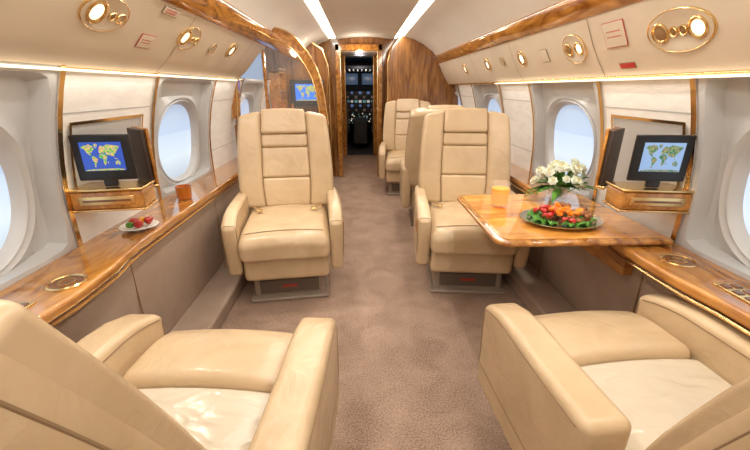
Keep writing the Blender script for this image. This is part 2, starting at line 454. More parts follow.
for k in range(60):
    bm = NB(); x = random.uniform(-.40, .40); z = random.uniform(.48, .70)
    lathe(bm, [(.012, -.006), (.012, .006)], (x, -.012, z), 8, mtx=Matrix.Rotation(PI / 2, 3, 'X'))
    obj('indicator_light', bm, (M['glow_w'], M['disp_white'], M['disp_teal'], M['plate_tan'])[k % 4], t)
for k in range(24):
    bm = NB(); x = -.22 + .088 * (k % 6); yy = -.70 + .18 * (k // 6)
    lathe(bm, [(.014, -.01), (.010, .01)], (x, yy, 1.615), 8); obj('switch', bm, M['disp_white'] if k % 4 else M['glow_w'], t)
for k, x in enumerate((-.33, .33)):
    bm = NB(); rbox(bm, (x, 9.9, 1.46), (.56, .02, .26), .01, 2, 1)
    struct('window_%d' % (wi + 1 + k), bm, M['windshield'])
def pilot(x, nm):
    t = thing('pilot_seat', 'dark brown pilot seat on the %s of the cockpit, seen from behind' % nm, 'seat', (x, 8.1, 0))
    bm = NB(); rbox(bm, (0, 0, .72), (.46, .12, .6), .05); obj('backrest', bm, M['cpseat'], t)
    bm = NB(); rbox(bm, (0, -.0, 1.10), (.26, .10, .16), .04); obj('headrest', bm, M['cpseat'], t)
    bm = NB(); rbox(bm, (0, .25, .40), (.46, .5, .14), .05); obj('seat', bm, M['cpseat'], t)
    bm = NB(); rbox(bm, (0, .22, .165), (.25, .3, .33), .03); obj('pedestal', bm, M['cockpit'], t)
pilot(-.47, 'left side'); pilot(.47, 'right side')

# ------------------------------------------------------------------ left divider with arched glass
t = thing('room_divider', 'glossy wooden divider with an arched glass opening behind the left facing seat', 'divider', (0, 3.40, 0))
outer = [(-1.10, 1.0), (-1.08, 1.32), (-1.01, 1.52), (-.89, 1.66), (-.74, 1.71), (-.56, 1.665), (-.42, 1.52), (-.325, 1.30), (-.28, .95)]
inn = [(-1.055, 1.0), (-1.03, 1.28), (-.97, 1.45), (-.865, 1.585), (-.74, 1.625), (-.595, 1.585), (-.475, 1.46), (-.385, 1.27), (-.34, .95)]
def fine(P, n=6):
    out = []
    for i in range(len(P) - 1):
        p0 = P[max(i - 1, 0)]; p1 = P[i]; p2 = P[i + 1]; p3 = P[min(i + 2, len(P) - 1)]
        for k in range(n):
            u = k / n
            out.append(tuple(.5 * (2 * p1[a] + (-p0[a] + p2[a]) * u + (2 * p0[a] - 5 * p1[a] + 4 * p2[a] - p3[a]) * u * u + (-p0[a] + 3 * p1[a] - 3 * p2[a] + p3[a]) * u ** 3) for a in (0, 1)))
    return out + [P[-1]]
O, I = fine(outer), fine(inn)
bm = NB(); n = len(O)
vs = [[bm.verts.new((p[0], y, p[1])) for p in Q] for Q in (O, I) for y in (-.04, .04)]
for k in range(n - 1):
    for a, b in ((0, 1), (1, 3), (3, 2), (2, 0)): bm.faces.new((vs[a][k], vs[a][k + 1], vs[b][k + 1], vs[b][k]))
for e in (0, n - 1): bm.faces.new((vs[0][e], vs[1][e], vs[3][e], vs[2][e]))
obj('arched_frame', bm, M['wood'], t)
bm = NB(); box(bm, -1.10, -.28, -.03, .03, 0.0, .95); obj('lower_panel', bm, M['wood_grain'], t, bevel=.006)
bm = NB(); box(bm, -1.06, -.30, -.045, .045, .94, .98); obj('sill', bm, M['wood'], t, bevel=.008)
for Q in (I, O):
    bm = NB(); tube(bm, [(p[0], -.042, p[1]) for p in Q], .007, 6); obj('gold_edge', bm, M['gold'], t)
bm = NB(); rbox(bm, (-.80, 0, 1.285), (.022, .04, .61), .004, 2, 1); obj('muntin', bm, M['wood'], t)
bm = NB(); pp = [(p[0], 0, p[1]) for p in I]; bm.faces.new([bm.verts.new(p) for p in pp]); obj('glass_pane', bm, M['glass'], t, smooth=False)
t = thing('galley_cabinet', 'wooden galley counter behind the arched divider', 'cabinet', (-.66, 4.3, 0))
bm = NB(); rbox(bm, (0, 0, .44), (.46, 1.1, .88), .01, 2, 1); obj('body', bm, M['wood_grain'], t)
bm = NB(); rbox(bm, (0, 0, .90), (.50, 1.14, .04), .01, 2, 1); obj('countertop', bm, M['wood'], t)
for yy in (-.36, 0, .36):
    bm = NB(); rbox(bm, (.235, yy, .44), (.015, .32, .76), .005, 2, 1); d = obj('door', bm, M['wood'], t)
    bm = NB(); tube(bm, [(.25, yy + .12, .5), (.26, yy + .12, .5), (.26, yy + .12, .62), (.25, yy + .12, .62)], .005, 6); obj('handle', bm, M['gold'], d)
for k, (xx, yy, hh) in enumerate(((-.78, 3.95, .20), (-.70, 4.05, .18), (-.86, 3.92, .22))):
    bm = NB(); lathe(bm, [(.03, 0), (.034, .01), (.034, hh * .6), (.012, hh * .8), (.012, hh)], (0, 0, 0), 16)
    o = tag(obj('bottle', bm, M['amber']), 'amber bottle on the galley counter behind the divider', 'bottle', 'bottles on the galley counter'); o.location = (xx, yy, .921)
t = thing('galley_rack', 'wood and gold wall rack over the galley counter seen through the arch', 'rack', (-1.0, 4.78, .98))
for zz in (0, .22, .44):
    bm = NB(); rbox(bm, (.02, 0, zz), (.12, .40, .02), .004, 2, 1); obj('shelf', bm, M['wood'], t)
    bm = NB(); tube(bm, [(.08, -.19, zz + .04), (.08, .19, zz + .04)], .005, 6); obj('rail', bm, M['gold'], t)
for yy in (-.19, .19):
    bm = NB(); rbox(bm, (.02, yy, .22), (.12, .02, .46), .004, 2, 1); obj('side_panel', bm, M['wood'], t)

CONT = [[(.03, .82), (.08, .90), (.16, .90), (.22, .94), (.32, .88), (.30, .80), (.34, .76), (.28, .70), (.26, .64), (.22, .66), (.20, .58), (.25, .52), (.20, .55), (.14, .63), (.12, .74), (.07, .80)],
        [(.24, .50), (.29, .53), (.33, .48), (.38, .42), (.35, .32), (.31, .24), (.28, .10), (.26, .14), (.27, .30), (.23, .42)],
        [(.44, .62), (.46, .68), (.44, .74), (.48, .76), (.47, .84), (.52, .90), (.58, .86), (.66, .93), (.80, .90), (.96, .86), (.94, .78), (.90, .80), (.87, .72), (.84, .62), (.80, .58), (.79, .50), (.76, .56), (.71, .50), (.68, .60), (.62, .56), (.58, .64), (.52, .64)],
        [(.44, .58), (.50, .62), (.57, .60), (.60, .52), (.63, .50), (.58, .38), (.56, .26), (.52, .18), (.50, .26), (.50, .42), (.43, .46), (.41, .52)],
        [(.78, .32), (.82, .34), (.86, .38), (.88, .34), (.92, .28), (.89, .18), (.84, .22), (.79, .20)], [(.34, .92), (.40, .97), (.44, .92), (.41, .84), (.37, .80)],
        [(.60, .32), (.62, .34), (.62, .26), (.60, .24)], [(.76, .46), (.80, .44), (.86, .42), (.82, .40)],
        [(.02, .03), (.20, .06), (.50, .04), (.80, .07), (.98, .04), (.98, .0), (.02, .0)]]
def screen_unit(t, w, h, cz, smat, mmat, tilt=0):
    bm = NB(); rbox(bm, (0, .002, cz), (w, .016, h), .006, 3, 2); bz = obj('bezel', bm, M['black'], t)
    bm = NB(); box(bm, -w * .35, w * .35, -.0085, -.0065, cz - h * .28, cz + h * .34); sc = obj('screen', bm, smat, t, smooth=False)
    bm = NB()
    for P in CONT:
        f = bm.faces.new([bm.verts.new((-w * .345 + w * .69 * u, -.0092, cz - h * .275 + h * .61 * v)) for u, v in P])
    bmesh.ops.triangulate(bm, faces=bm.faces)
    obj('map', bm, mmat, sc, smooth=False)
def side_monitor(s, x, y, rot, smat, mmat, label, lab2):
    t = thing('monitor', label, 'monitor', (x, y, .895), rot)
    screen_unit(t, .205, .175, .105, smat, mmat)
    bm = NB(); rbox(bm, (0, .01, .01), (.05, .016, .04), .005, 2, 1); obj('stand', bm, M['black'], t)
    b = thing('monitor_housing', lab2, 'housing', (x + s * .02, y + .04, .80), rot)
    bm = NB(); rbox(bm, (0, .0, .035), (.26, .13, .07), .008, 3, 2); obj('body', bm, M['wood'], b)
    bm = NB(); rbox(bm, (0, .0, .078), (.27, .14, .010), .004, 2, 1); obj('top_edge', bm, M['gold'], b)
    bm = NB(); rbox(bm, (0, .0, -.004), (.27, .14, .008), .003, 2, 1); obj('bottom_edge', bm, M['gold'], b)
    bm = NB(); rbox(bm, (0, -.067, .036), (.20, .008, .036), .003, 2, 1); f = obj('drawer_front', bm, M['gold'], b)
    bm = NB(); box(bm, -.085, .085, -.0725, -.070, .032, .040); obj('slot', bm, M['wood_dark'], f, smooth=False)
side_monitor(-1, -.985, 1.46, math.radians(8), M['screen'], M['map'], 'small black flip-up monitor with a deep blue world map on the left wall', 'wood and gold housing under the left wall monitor')
side_monitor(1, 1.135, 1.36, math.radians(-8), M['screen_pale'], M['map2'], 'small black flip-up monitor with a pale blue world map on the right wall', 'wood and gold housing under the right wall monitor')
for s, x, y, l in ((-1, -.985, 1.70, 'left'), (1, 1.11, 1.60, 'right')):
    t = thing('monitor_cover', 'open dark brown cover panel with gold edge beside the %s wall monitor' % l, 'cover', (x, y, .83), math.radians(s * 40))
    bm = NB(); rbox(bm, (0, 0, .135), (.14, .02, .24), .006, 2, 1); obj('panel', bm, M['dark'], t)
    bm = NB(); rbox(bm, (0, .0, .008), (.16, .04, .014), .004, 2, 1); obj('edge', bm, M['gold'], t)
    bm = NB(); rbox(bm, (0, .018, .13), (.155, .012, .26), .005, 2, 1); obj('backing', bm, M['wood'], t)
for s, y0, y1, l in ((-1, 1.46, 1.95, 'left'), (1, 1.39, 1.82, 'right')):
    t = thing('monitor_recess', 'shallow framed recess in the %s wall behind the small monitor' % l, 'recess')
    bm = NB(); panel(bm, s, y0, y1, .80, 1.12, -.004); obj('back_panel', bm, M['surround'], t)
    for nm, a, b, c, d in (('frame', y0 - .005, y0 + .008, .79, 1.13), ('frame', y1 - .008, y1 + .005, .79, 1.13), ('frame', y0, y1, 1.118, 1.13), ('frame', y0, y1, .79, .802)):
        bm = NB()
        for dd in (-.012,): panel(bm, s, a, b, c, d, dd)
        obj(nm, bm, M['gold'], t)

t = thing('monitor', 'blue map screen hanging beyond the arched wooden divider', 'monitor', (-.66, 4.95, 1.02), 0)
screen_unit(t, .42, .32, .17, mat('screen_bright_blue', (.02, .1, .5), .2, emis=(.03, .16, .62), estr=1.1), M['map'])
bm = NB(); box(bm, -.03, .03, .01, .15, .1, .2); obj('bracket', bm, M['black'], t, smooth=False)

# ------------------------------------------------------------------ seats
def make_chair(label, recline, near=False):
    t = thing('cabin_seat', label, 'seat')
    L = M['leather']
    bm = NB(); rbox(bm, (0, .02, .085), (.44, .44, .17), .02, 3, 2); p = obj('pedestal', bm, M['pedestal'], t)
    bm = NB(); rbox(bm, (0, -.205, .09), (.36, .012, .09), .005, 2, 1); q = obj('pedestal_plate', bm, M['base_tan'], p)
    bm = NB(); x = -.045
    while x < .04:
        q_ = random.uniform(.006, .010); box(bm, x, x + q_, -.2135, -.2105, .085, .100); x += q_ + .003
    obj('red_marking', bm, M['red'], p, smooth=False)
    bm = NB(); rbox(bm, (0, -.0, .012), (.48, .48, .024), .01, 2, 1); obj('floor_plate', bm, M['pedestal'], p)
    bm = NB(); rbox(bm, (0, -.01, .265), (.50, .54, .20), .03, 4, 3); obj('seat_frame', bm, L, t)
    hy = .278 if near else .25
    def sd(p):
        q = p.copy(); k = max(0, -p.y - .17)
        if p.z > .36: q.z -= 1.6 * k * k
        u = 1 - (p.x / .25) ** 2
        if p.z > .4: q.z += (.02 if near else .016) * max(0, u) - .008
        return q
    if near:
        bm = NB(); rbox(bm, (0, -.185, .42), (.49, .28, .15), .035, 5, 6, sd); obj('seat_cushion', bm, L, t)
        bm = NB(); tube(bm, [sd(Vector((-.235 + .47 * i / 12, -.30, .486))) for i in range(13)], .0022, 6); obj('piping', bm, M['seam'], t)
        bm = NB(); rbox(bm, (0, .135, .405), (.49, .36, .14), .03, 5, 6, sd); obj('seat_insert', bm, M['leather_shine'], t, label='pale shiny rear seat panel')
    else:
        bm = NB(); rbox(bm, (0, -.03, .41), (.52, .60, .14), .042, 5, 6, sd); obj('seat_cushion', bm, L, t)
        pts = [sd(Vector((-.225 + .45 * i / 12, -.25, .4805))) for i in range(13)]
        bm = NB(); tube(bm, pts, .0022, 6); obj('piping', bm, M['seam'], t)
    aw, ar, ax = (.12, .026, .292) if near else (.080, .028, .297)
    for s in (-1, 1):
        def ad(p):
            q = p.copy(); k = max(0, -p.y - .10)
            if p.z > .40: q.z -= (1.0 if near else 1.3) * k * k * (p.z - .40) / .18 * 1.2
            if not near: q.y += .16 * max(0, (.42 - p.z)) * (1 if p.y < 0 else 0)
            q.x += s * .010 * (1 - ((p.y - .02) / .34) ** 2) * (1 if p.z > .4 else .6)
            return q
        ly = .56 if near else .62
        bm = NB(); rbox(bm, (s * ax, -.30 + ly / 2, .395), (aw, ly, .38), ar, 5, 6, ad); a = obj('armrest', bm, L, t)
        for sd2, zz in ((1, .560), (-1, .560), (1, .30)):
            xo = s * ax + sd2 * s * (aw / 2 - .0005)
            bm = NB(); tube(bm, [ad(Vector((xo, -.27 + .5 * i / 10, zz))) for i in range(11)], .0024, 6); obj('piping', bm, M['seam'], a)
        e_ = aw / 2
        bm = NB(); tube(bm, [ad(Vector((s * ax + q_ * e_, -.282, zz))) for q_, zz in ((-.985, .30), (-.985, .42), (-.985, .52), (-.94, .562), (-.6, .582), (.6, .582), (.94, .562), (.985, .52), (.985, .42), (.985, .30))], .0022, 6); obj('piping', bm, M['seam'], a)
        if not near:
            bm = NB(); rbox(bm, (s * (ax + .044), -.17, .46), (.012, .11, .09), .004, 2, 1); c_ = obj('control_panel', bm, M['wood'], a)
            bm = NB(); rbox(bm, (s * (ax + .051), -.17, .46), (.004, .05, .035), .0015, 2, 1); obj('latch', bm, M['gold'], c_)
    R = Matrix.Rotation(-recline, 3, 'X'); H = Vector((0, hy, .42))
    hw = .57 if near else .64; zs = 1.14 if near else 1.0
    def bd(p):
        q = p.copy(); u = p.x / (hw / 2)
        q.y -= (.012 if near else .045) * u * u
        w_ = 1 - (.05 if near else .09) * max(0, (p.z - .20) / .5) ** 1.5
        if p.z < .2: w_ -= .08 * (.2 - p.z) / .2
        q.x *= w_
        if p.z > .5: q.z -= (.032 if near else .045) * abs(u) ** 2.5 * (p.z - .5) / .2
        q.y -= .018 * math.sin(min(max(p.z, 0), .7) / .7 * PI)
        q.z *= zs
        return H + R @ q
    bm = NB(); rbox(bm, (0, .05, .35), (hw, .10, .71), .045, 6, 7, bd); obj('backrest', bm, L, t)
    if near:
        cw = hw * .62; bw = hw * .18
        for z0, z1, nm in ((.545, .69, 'headrest'), (.30, .543, 'back_pad'), (.05, .298, 'back_pad')):
            bm = NB(); rbox(bm, (0, .012, (z0 + z1) / 2), (cw, .05, z1 - z0), .014, 4, 5, bd); obj(nm, bm, L, t)
        for s in (-1, 1):
            bm = NB(); rbox(bm, (s * (cw / 2 + bw / 2 + .0005), .014, .36), (bw, .05, .64), .014, 5, 8, bd); obj('side_bolster', bm, L, t)
    else:
        cw = hw * .50; bw = hw * .245
        for z0, z1, nm, th in ((.545, .714, 'headrest', .080), (.455, .544, 'back_pad', .056), (.25, .454, 'back_pad', .056), (.05, .249, 'back_pad', .062)):
            bm = NB(); rbox(bm, (0, -.004, (z0 + z1) / 2), (cw, th, z1 - z0), .020, 5, 5, bd); obj(nm, bm, L, t)
        for s in (-1, 1):
            bm = NB(); rbox(bm, (s * (cw / 2 + bw / 2 + .0005), -.004, .375), (bw, .066, .66), .030, 6, 10, bd); obj('side_bolster', bm, L, t)
    for s in (-1, 1):
        bm = NB(); tube(bm, [bd(Vector((s * (hw / 2 - .001), .05, .05 + .60 * i / 10))) for i in range(11)], .0022, 6); obj('piping', bm, M['seam'], t)
    if not near:
      for s in (-1, 1):
        bm = NB(); P = [Vector((s * .235, .18, .50)), Vector((s * .20, .12, .502)), Vector((s * .18, .08, .505))]
        for i in range(2):
            a, b = P[i], P[i + 1]
            v = [bm.verts.new(a + Vector((0, -.018, 0))), bm.verts.new(a + Vector((0, .018, 0))), bm.verts.new(b + Vector((0, .018, 0))), bm.verts.new(b + Vector((0, -.018, 0)))]
            bm.faces.new(v)
        st = obj('seat_belt', bm, M['belt'], t)
        bm = NB(); rbox(bm, (s * .175, .08, .500), (.035, .028, .010), .004, 2, 1); obj('buckle', bm, M['gold'], st)
    return t
cm = make_chair('beige leather seat facing the viewer on the left of the aisle', math.radians(13))
cm.location = (-.48, 2.27, 0); cm.rotation_euler.z = math.radians(7)
dup(cm, (.70, 2.30, 0), math.radians(-6), 'beige leather seat facing the viewer beside the wooden table')
dup(cm, (.73, 3.55, 0), PI - math.radians(4), 'beige leather seat turned away, directly behind the seat at the table')
dup(cm, (.58, 4.66, 0), math.radians(-6), 'farthest beige leather seat, facing the viewer near the cockpit bulkhead')
cn = make_chair('large beige leather seat in the left foreground, seen from behind', math.radians(22), True)
cn.location = (-.46, .78, 0); cn.rotation_euler.z = PI - math.radians(4)
dup(cn, (.80, .84, 0), PI + math.radians(4), 'large beige leather seat in the right foreground, seen from behind')

# ------------------------------------------------------------------ table
def rrect(x0, x1, y0, y1, r, rr=None):
    P = []
    for cx, cy, a0, q in ((x1 - .02, y1 - .02, 0, .02), (x0 + r, y1 - r, 90, r), (x0 + r, y0 + r, 180, r), (x1 - .02, y0 + .02, 270, .02)):
        for k in range(9):
            a = math.radians(a0 + k * 90 / 8); P.append((cx + q * math.cos(a), cy + q * math.sin(a)))
    return P
t = thing('fold_out_table', 'glossy burl wood fold-out table between the right-hand seats', 'table', (0, 0, 0))
bm = NB(); prism(bm, rrect(.53, 1.25, 1.31, 2.02, .07), .661, .682); obj('edge_band', bm, M['wood'], t, bevel=.008)
bm = NB(); prism(bm, rrect(.56, 1.235, 1.34, 1.99, .055), .6825, .6845); obj('table_top', bm, M['table_wood'], t, label='orange burl veneer top')
bm = NB(); box(bm, .56, 1.24, 1.655, 1.658, .6846, .6850); obj('hinge_line', bm, M['wood_dark'], t, smooth=False)
bm = NB(); box(bm, .9, 1.12, 1.6, 1.75, .63, .661); obj('bracket', bm, M['chrome'], t, smooth=False)
ZT2 = .6853
t = thing('juice_glass', 'short glass of orange juice near the aisle end of the table', 'glass', (.70, 1.78, ZT2))
bm = NB(); lathe(bm, [(.034, 0), (.040, .006), (.046, .125), (.0445, .125), (.0395, .012), (.001, .011)], seg=32); obj('glass', bm, M['glass'], t)
bm = NB(); lathe(bm, [(.001, .0125), (.0385, .0125), (.0435, .095), (.001, .095)], seg=32); obj('juice', bm, M['juice'], t)
t = thing('amber_tumbler', 'small amber glass tumbler on the left window ledge', 'glass', (-1.01, 2.08, .656))
bm = NB(); lathe(bm, [(.032, 0), (.038, .006), (.042, .075), (.039, .075), (.034, .012), (.001, .011)], seg=24); obj('glass', bm, M['amber'], t)
bm = NB(); lathe(bm, [(.001, .013), (.033, .013), (.036, .04), (.001, .04)], seg=24); obj('drink', bm, M['juice'], t)
vx, vy = 1.03, 1.84
t = thing('vase', 'clear glass vase holding white flowers on the table', 'vase', (vx, vy, ZT2))
bm = NB(); lathe(bm, [(.035, 0), (.045, .008), (.05, .05), (.046, .09), (.043, .09), (.046, .05), (.040, .014), (.001, .012)], seg=28); obj('glass', bm, M['glass'], t)
bm = NB(); lathe(bm, [(.001, .016), (.039, .016), (.0445, .05), (.001, .052)], seg=24); obj('water', bm, M['glass'], t)
def flower(loc, r, base, out):
    t = thing('white_flower', 'white blossom in the glass vase on the table', 'flower', loc, 0, 'white flowers in the vase')
    tilt_ = Vector(out).to_track_quat('Z', 'Y').to_matrix()
    bm = NB()
    for ring, (cnt, tilt, ln) in enumerate(((7, .05, 1), (7, .5, .9), (6, .95, .75), (4, 1.3, .5))):
        for k in range(cnt):
            a = 2 * PI * k / cnt + ring * .5
            d = Vector((math.cos(a) * math.cos(tilt), math.sin(a) * math.cos(tilt), math.sin(tilt)))
            side = Vector((-math.sin(a), math.cos(a), 0)); up = d.cross(side)
            c0 = bm.verts.new(d * r * .1)
            l = bm.verts.new(d * r * ln * .65 + side * r * .42 - up * r * .1); m_ = bm.verts.new(d * r * ln * .65 + up * r * -.22)
            rr = bm.verts.new(d * r * ln * .65 - side * r * .42 - up * r * .1); tp = bm.verts.new(d * r * ln)
            bm.faces.new((c0, l, m_)); bm.faces.new((c0, m_, rr)); bm.faces.new((l, tp, m_)); bm.faces.new((m_, tp, rr))
    for v in bm.verts: v.co = tilt_ @ v.co
    obj('petals', bm, M['petal'], t)
    bm = NB(); lathe(bm, [(.001, r * .1), (r * .16, r * .2), (r * .14, r * .42), (.001, r * .5)], seg=10, mtx=tilt_); obj('flower_centre', bm, M['yellowf'], t)
    rel = Vector(base) - Vector(loc)
    bm = NB(); tube(bm, [Vector((0, 0, 0)), rel * .5 + Vector((0, 0, .004)), rel], .002, 5); obj('stem', bm, M['leaf'], t)
for k in range(24):
    th = k * 2.39996; q = math.sqrt((k + .5) / 24)
    px, py = vx + .13 * q * math.cos(th), vy + .10 * q * math.sin(th)
    pz = ZT2 + .205 - .09 * q * q + random.uniform(-.035, .035)
    flower((px, py, pz), random.uniform(.020, .037), (vx + random.uniform(-.02, .02), vy + random.uniform(-.02, .02), ZT2 + .03), (px - vx, py - vy - .04, .09))
for k in range(40):
    a = 2 * PI * k / 40 * 3 + random.uniform(-.2, .2); el = random.uniform(-.3, 1.3); ln = random.uniform(.10, .17)
    bm = NB(); d = Vector((math.cos(a) * math.cos(el), math.sin(a) * math.cos(el), math.sin(el))); sd_ = Vector((-math.sin(a), math.cos(a), 0)); b0 = Vector((math.cos(a) * .02, math.sin(a) * .02, .085))
    rows = []
    for i in range(7):
        u = i / 6; wv = .015 * math.sin(PI * min(u * .95 + .05, 1)) + .0005; c = b0 + d * ln * u + Vector((0, 0, -.03 * u * u))
        rows.append([bm.verts.new(c - sd_ * wv + Vector((0, 0, .005))), bm.verts.new(c), bm.verts.new(c + sd_ * wv + Vector((0, 0, .005)))])
    for x_, y_ in zip(rows, rows[1:]):
        for j in range(2): bm.faces.new((x_[j], x_[j + 1], y_[j + 1], y_[j]))
    o = tag(obj('green_leaf', bm, M['leaf']), 'green leaf among the white flowers in the vase', 'leaf', 'leaves in the vase'); o.location = (vx, vy, ZT2)

px0, py0 = .895, 1.54
bm = NB(); lathe(bm, [(.001, .004), (.10, .004), (.105, 0), (.11, 0), (.125, .008), (.175, .016), (.177, .019), (.125, .013), (.001, .011)], seg=48, sy=.80)
o = tag(obj('platter', bm, M['silver']), 'oval silver platter of fruit and snacks on the table', 'platter'); o.location = (px0, py0, ZT2)
def leafy(x, y, a, sz, g, lab):
    bm = NB(); rows = []
    for i in range(9):
        u = i / 8; row = []
        for j in range(9):
            v = (j / 8 - .5) * 2; w_ = math.sin(PI * (u * .8 + .15)) * sz * .5
            z = .012 + .010 * math.sin(v * 9 + u * 4) * abs(v) + .014 * u + .008 * math.sin(u * 11) * u
            row.append(bm.verts.new((u * sz, v * w_, z)))
        rows.append(row)
    for p, q in zip(rows, rows[1:]):
        for j in range(8): bm.faces.new((p[j], p[j + 1], q[j + 1], q[j]))
    o = tag(obj('lettuce_leaf', bm, M['lettuce']), lab, 'lettuce leaf', g); o.location = (x, y, ZT2 + .004); o.rotation_euler.z = a
for k in range(11):
    a = 2 * PI * k / 11
    leafy(px0 + .09 * math.cos(a), py0 + .07 * math.sin(a), a, .055, 'lettuce leaves on the platter', 'frilly green lettuce leaf at the edge of the platter')
def strawberry(loc, r, g, lab, rz):
    t = thing('strawberry', lab, 'strawberry', loc, rz, g)
    Mx = Matrix.Rotation(1.2, 3, 'Y')
    bm = NB(); lathe(bm, [(.001, r * 1.5), (r * .45, r * 1.2), (r * .85, r * .5), (r, 0), (r * .8, -r * .4), (.001, -r * .55)], (0, 0, r * .9), 14, mtx=Mx); obj('berry', bm, M['straw'], t)
    bm = NB()
    for k in range(5):
        a = 2 * PI * k / 5; p = [Vector((0, 0, -r * .6)), Vector((r * .6 * math.cos(a - .4), r * .6 * math.sin(a - .4), -r * .52)), Vector((r * 1.0 * math.cos(a), r * 1.0 * math.sin(a), -r * .5)), Vector((r * .6 * math.cos(a + .4), r * .6 * math.sin(a + .4), -r * .52))]
        bm.faces.new([bm.verts.new(Mx @ q + Vector((0, 0, r * .9))) for q in p])
    obj('calyx', bm, M['leaf'], t)
for k in range(14):
    a = random.uniform(PI * .65, PI * 1.55); q = .025 + .085 * math.sqrt(random.random())
    strawberry((px0 + q * math.cos(a), py0 + q * .8 * math.sin(a), ZT2 + .018 + .010 * (k % 3)), .0145, 'strawberries on the platter', 'red strawberry on the silver platter', random.uniform(0, 6))
for k in range(20):
    a = random.uniform(-1.6, 1.7); q = .01 + .115 * math.sqrt(random.random())
    bm = NB(); rbox(bm, (0, 0, 0), (.034, .028, .018), .008, 3, 2, lambda p: p * (1 + .12 * math.sin(p.x * 300 + k) * math.cos(p.y * 250)))
    o = tag(obj('pastry_piece', bm, M['pastry']), 'browned pastry piece on the silver platter', 'pastry', 'pastries on the platter')
    o.location = (px0 + q * math.cos(a), py0 + q * .8 * math.sin(a), ZT2 + .028 + .012 * (k % 3)); o.rotation_euler = (random.uniform(-.3, .3), random.uniform(-.3, .3), random.uniform(0, 6))
for k in range(12):
    a = 2 * PI * k / 12 + random.uniform(-.2, .2); q = .015 + .075 * random.random()
    bm = NB(); lathe(bm, [(.001, -.006), (.015, -.006), (.017, 0), (.015, .006), (.001, .006)], seg=20)
    o = tag(obj('orange_slice', bm, M['orangef']), 'orange slice on the silver platter', 'orange slice', 'orange slices on the platter')
    o.location = (px0 + q * math.cos(a), py0 + q * .8 * math.sin(a), ZT2 + .050 + .008 * (k % 2)); o.rotation_euler = (random.uniform(-.8, .8), random.uniform(-.8, .8), 0)

bx, by = -1.0, 1.60
bm = NB(); lathe(bm, [(.001, 0), (.04, 0), (.045, .006), (.078, .018), (.074, .020), (.045, .010), (.001, .008)], seg=36)
o = tag(obj('snack_dish', bm, M['white']), 'small white dish of fruit on the left window ledge', 'dish'); o.location = (bx, by, .656)
for dx, dy in ((-.025, 0), (.014, -.028), (.03, .014)):
    strawberry((bx + dx, by + dy, .670), .019, 'strawberries in the small white dish', 'red strawberry in the small white dish', random.uniform(0, 6))
for dx, dy, mm, nm, l in ((0, .034, 'yellowf', 'yellow_fruit', 'small yellow fruit piece in the white dish'), (.004, .0, 'orangef', 'orange_fruit', 'small orange fruit piece in the white dish'), (-.02, -.034, 'lettuce', 'green_grape', 'green grape in the white dish')):
    bm = NB(); rbox(bm, (0, 0, 0), (.03, .028, .026), .0125, 4, 1); o = tag(obj(nm, bm, M[mm]), l, 'fruit'); o.location = (bx + dx, by + dy, .685)

for s, x, y, l in ((-1, -.96, 1.10, 'left'), (1, 1.155, 1.18, 'right')):
    t = thing('cup_holder', 'round gold-rimmed wooden cup holder in the %s ledge' % l, 'cup holder', (x, y, .6555))
    bm = NB(); lathe(bm, [(.046, 0), (.056, 0), (.056, .004), (.051, .007), (.046, .004)], seg=40, ring=True); obj('rim', bm, M['gold'], t)
    bm = NB(); lathe(bm, [(.001, .0005), (.045, .0005), (.045, .003), (.001, .003)], seg=40); obj('lid', bm, M['wood_dark'], t)
    bm = NB(); lathe(bm, [(.020, .003), (.026, .003), (.026, .006), (.020, .006)], seg=24, ring=True); obj('inner_ring', bm, M['gold'], t)
for x, y, rz, l in ((-1.0, .90, 0, 'left'), (1.17, .93, 0, 'right')):
    t = thing('control_keypad', 'gold seat control keypad set in the %s ledge beside the front seat' % l, 'keypad', (x, y, .6555), rz)
    bm = NB(); rbox(bm, (0, 0, .002), (.075, .17, .006), .002, 2, 1); obj('plate', bm, M['gold'], t)
    for k in range(8):
        bm = NB(); rbox(bm, (-.017 + .034 * (k % 2), -.06 + .04 * (k // 2), .006), (.022, .024, .005), .002, 2, 1); obj('button', bm, M['wood_dark'], t)

# ------------------------------------------------------------------ service panel fittings
def prof_pt(P, f):
    L_ = [0]
    for a, b in zip(P[1:], P[2:]): L_.append(L_[-1] + math.hypot(b[0] - a[0], b[1] - a[1]))
    d = f * L_[-1]
    for i in range(1, len(L_)):
        if d <= L_[i] + 1e-9:
            u = (d - L_[i - 1]) / (L_[i] - L_[i - 1]); a, b = P[i], P[i + 1]
            return Vector((a[0] + (b[0] - a[0]) * u, 0, a[1] + (b[1] - a[1]) * u)), Vector((b[0] - a[0], 0, b[1] - a[1])).normalized()
def fit_frame(s, y, f):
    p, tz = prof_pt(LP if s < 0 else RP, f)
    p.y = y
    n = Vector((-tz.z, 0, tz.x)) if s > 0 else Vector((tz.z, 0, -tz.x))
    xa = Vector((0, 1, 0)) * (1 if s < 0 else -1)
    ya = n.cross(xa)
    Mt = Matrix((xa, ya, n)).transposed().to_4x4(); Mt.translation = p + n * .004
    return Mt
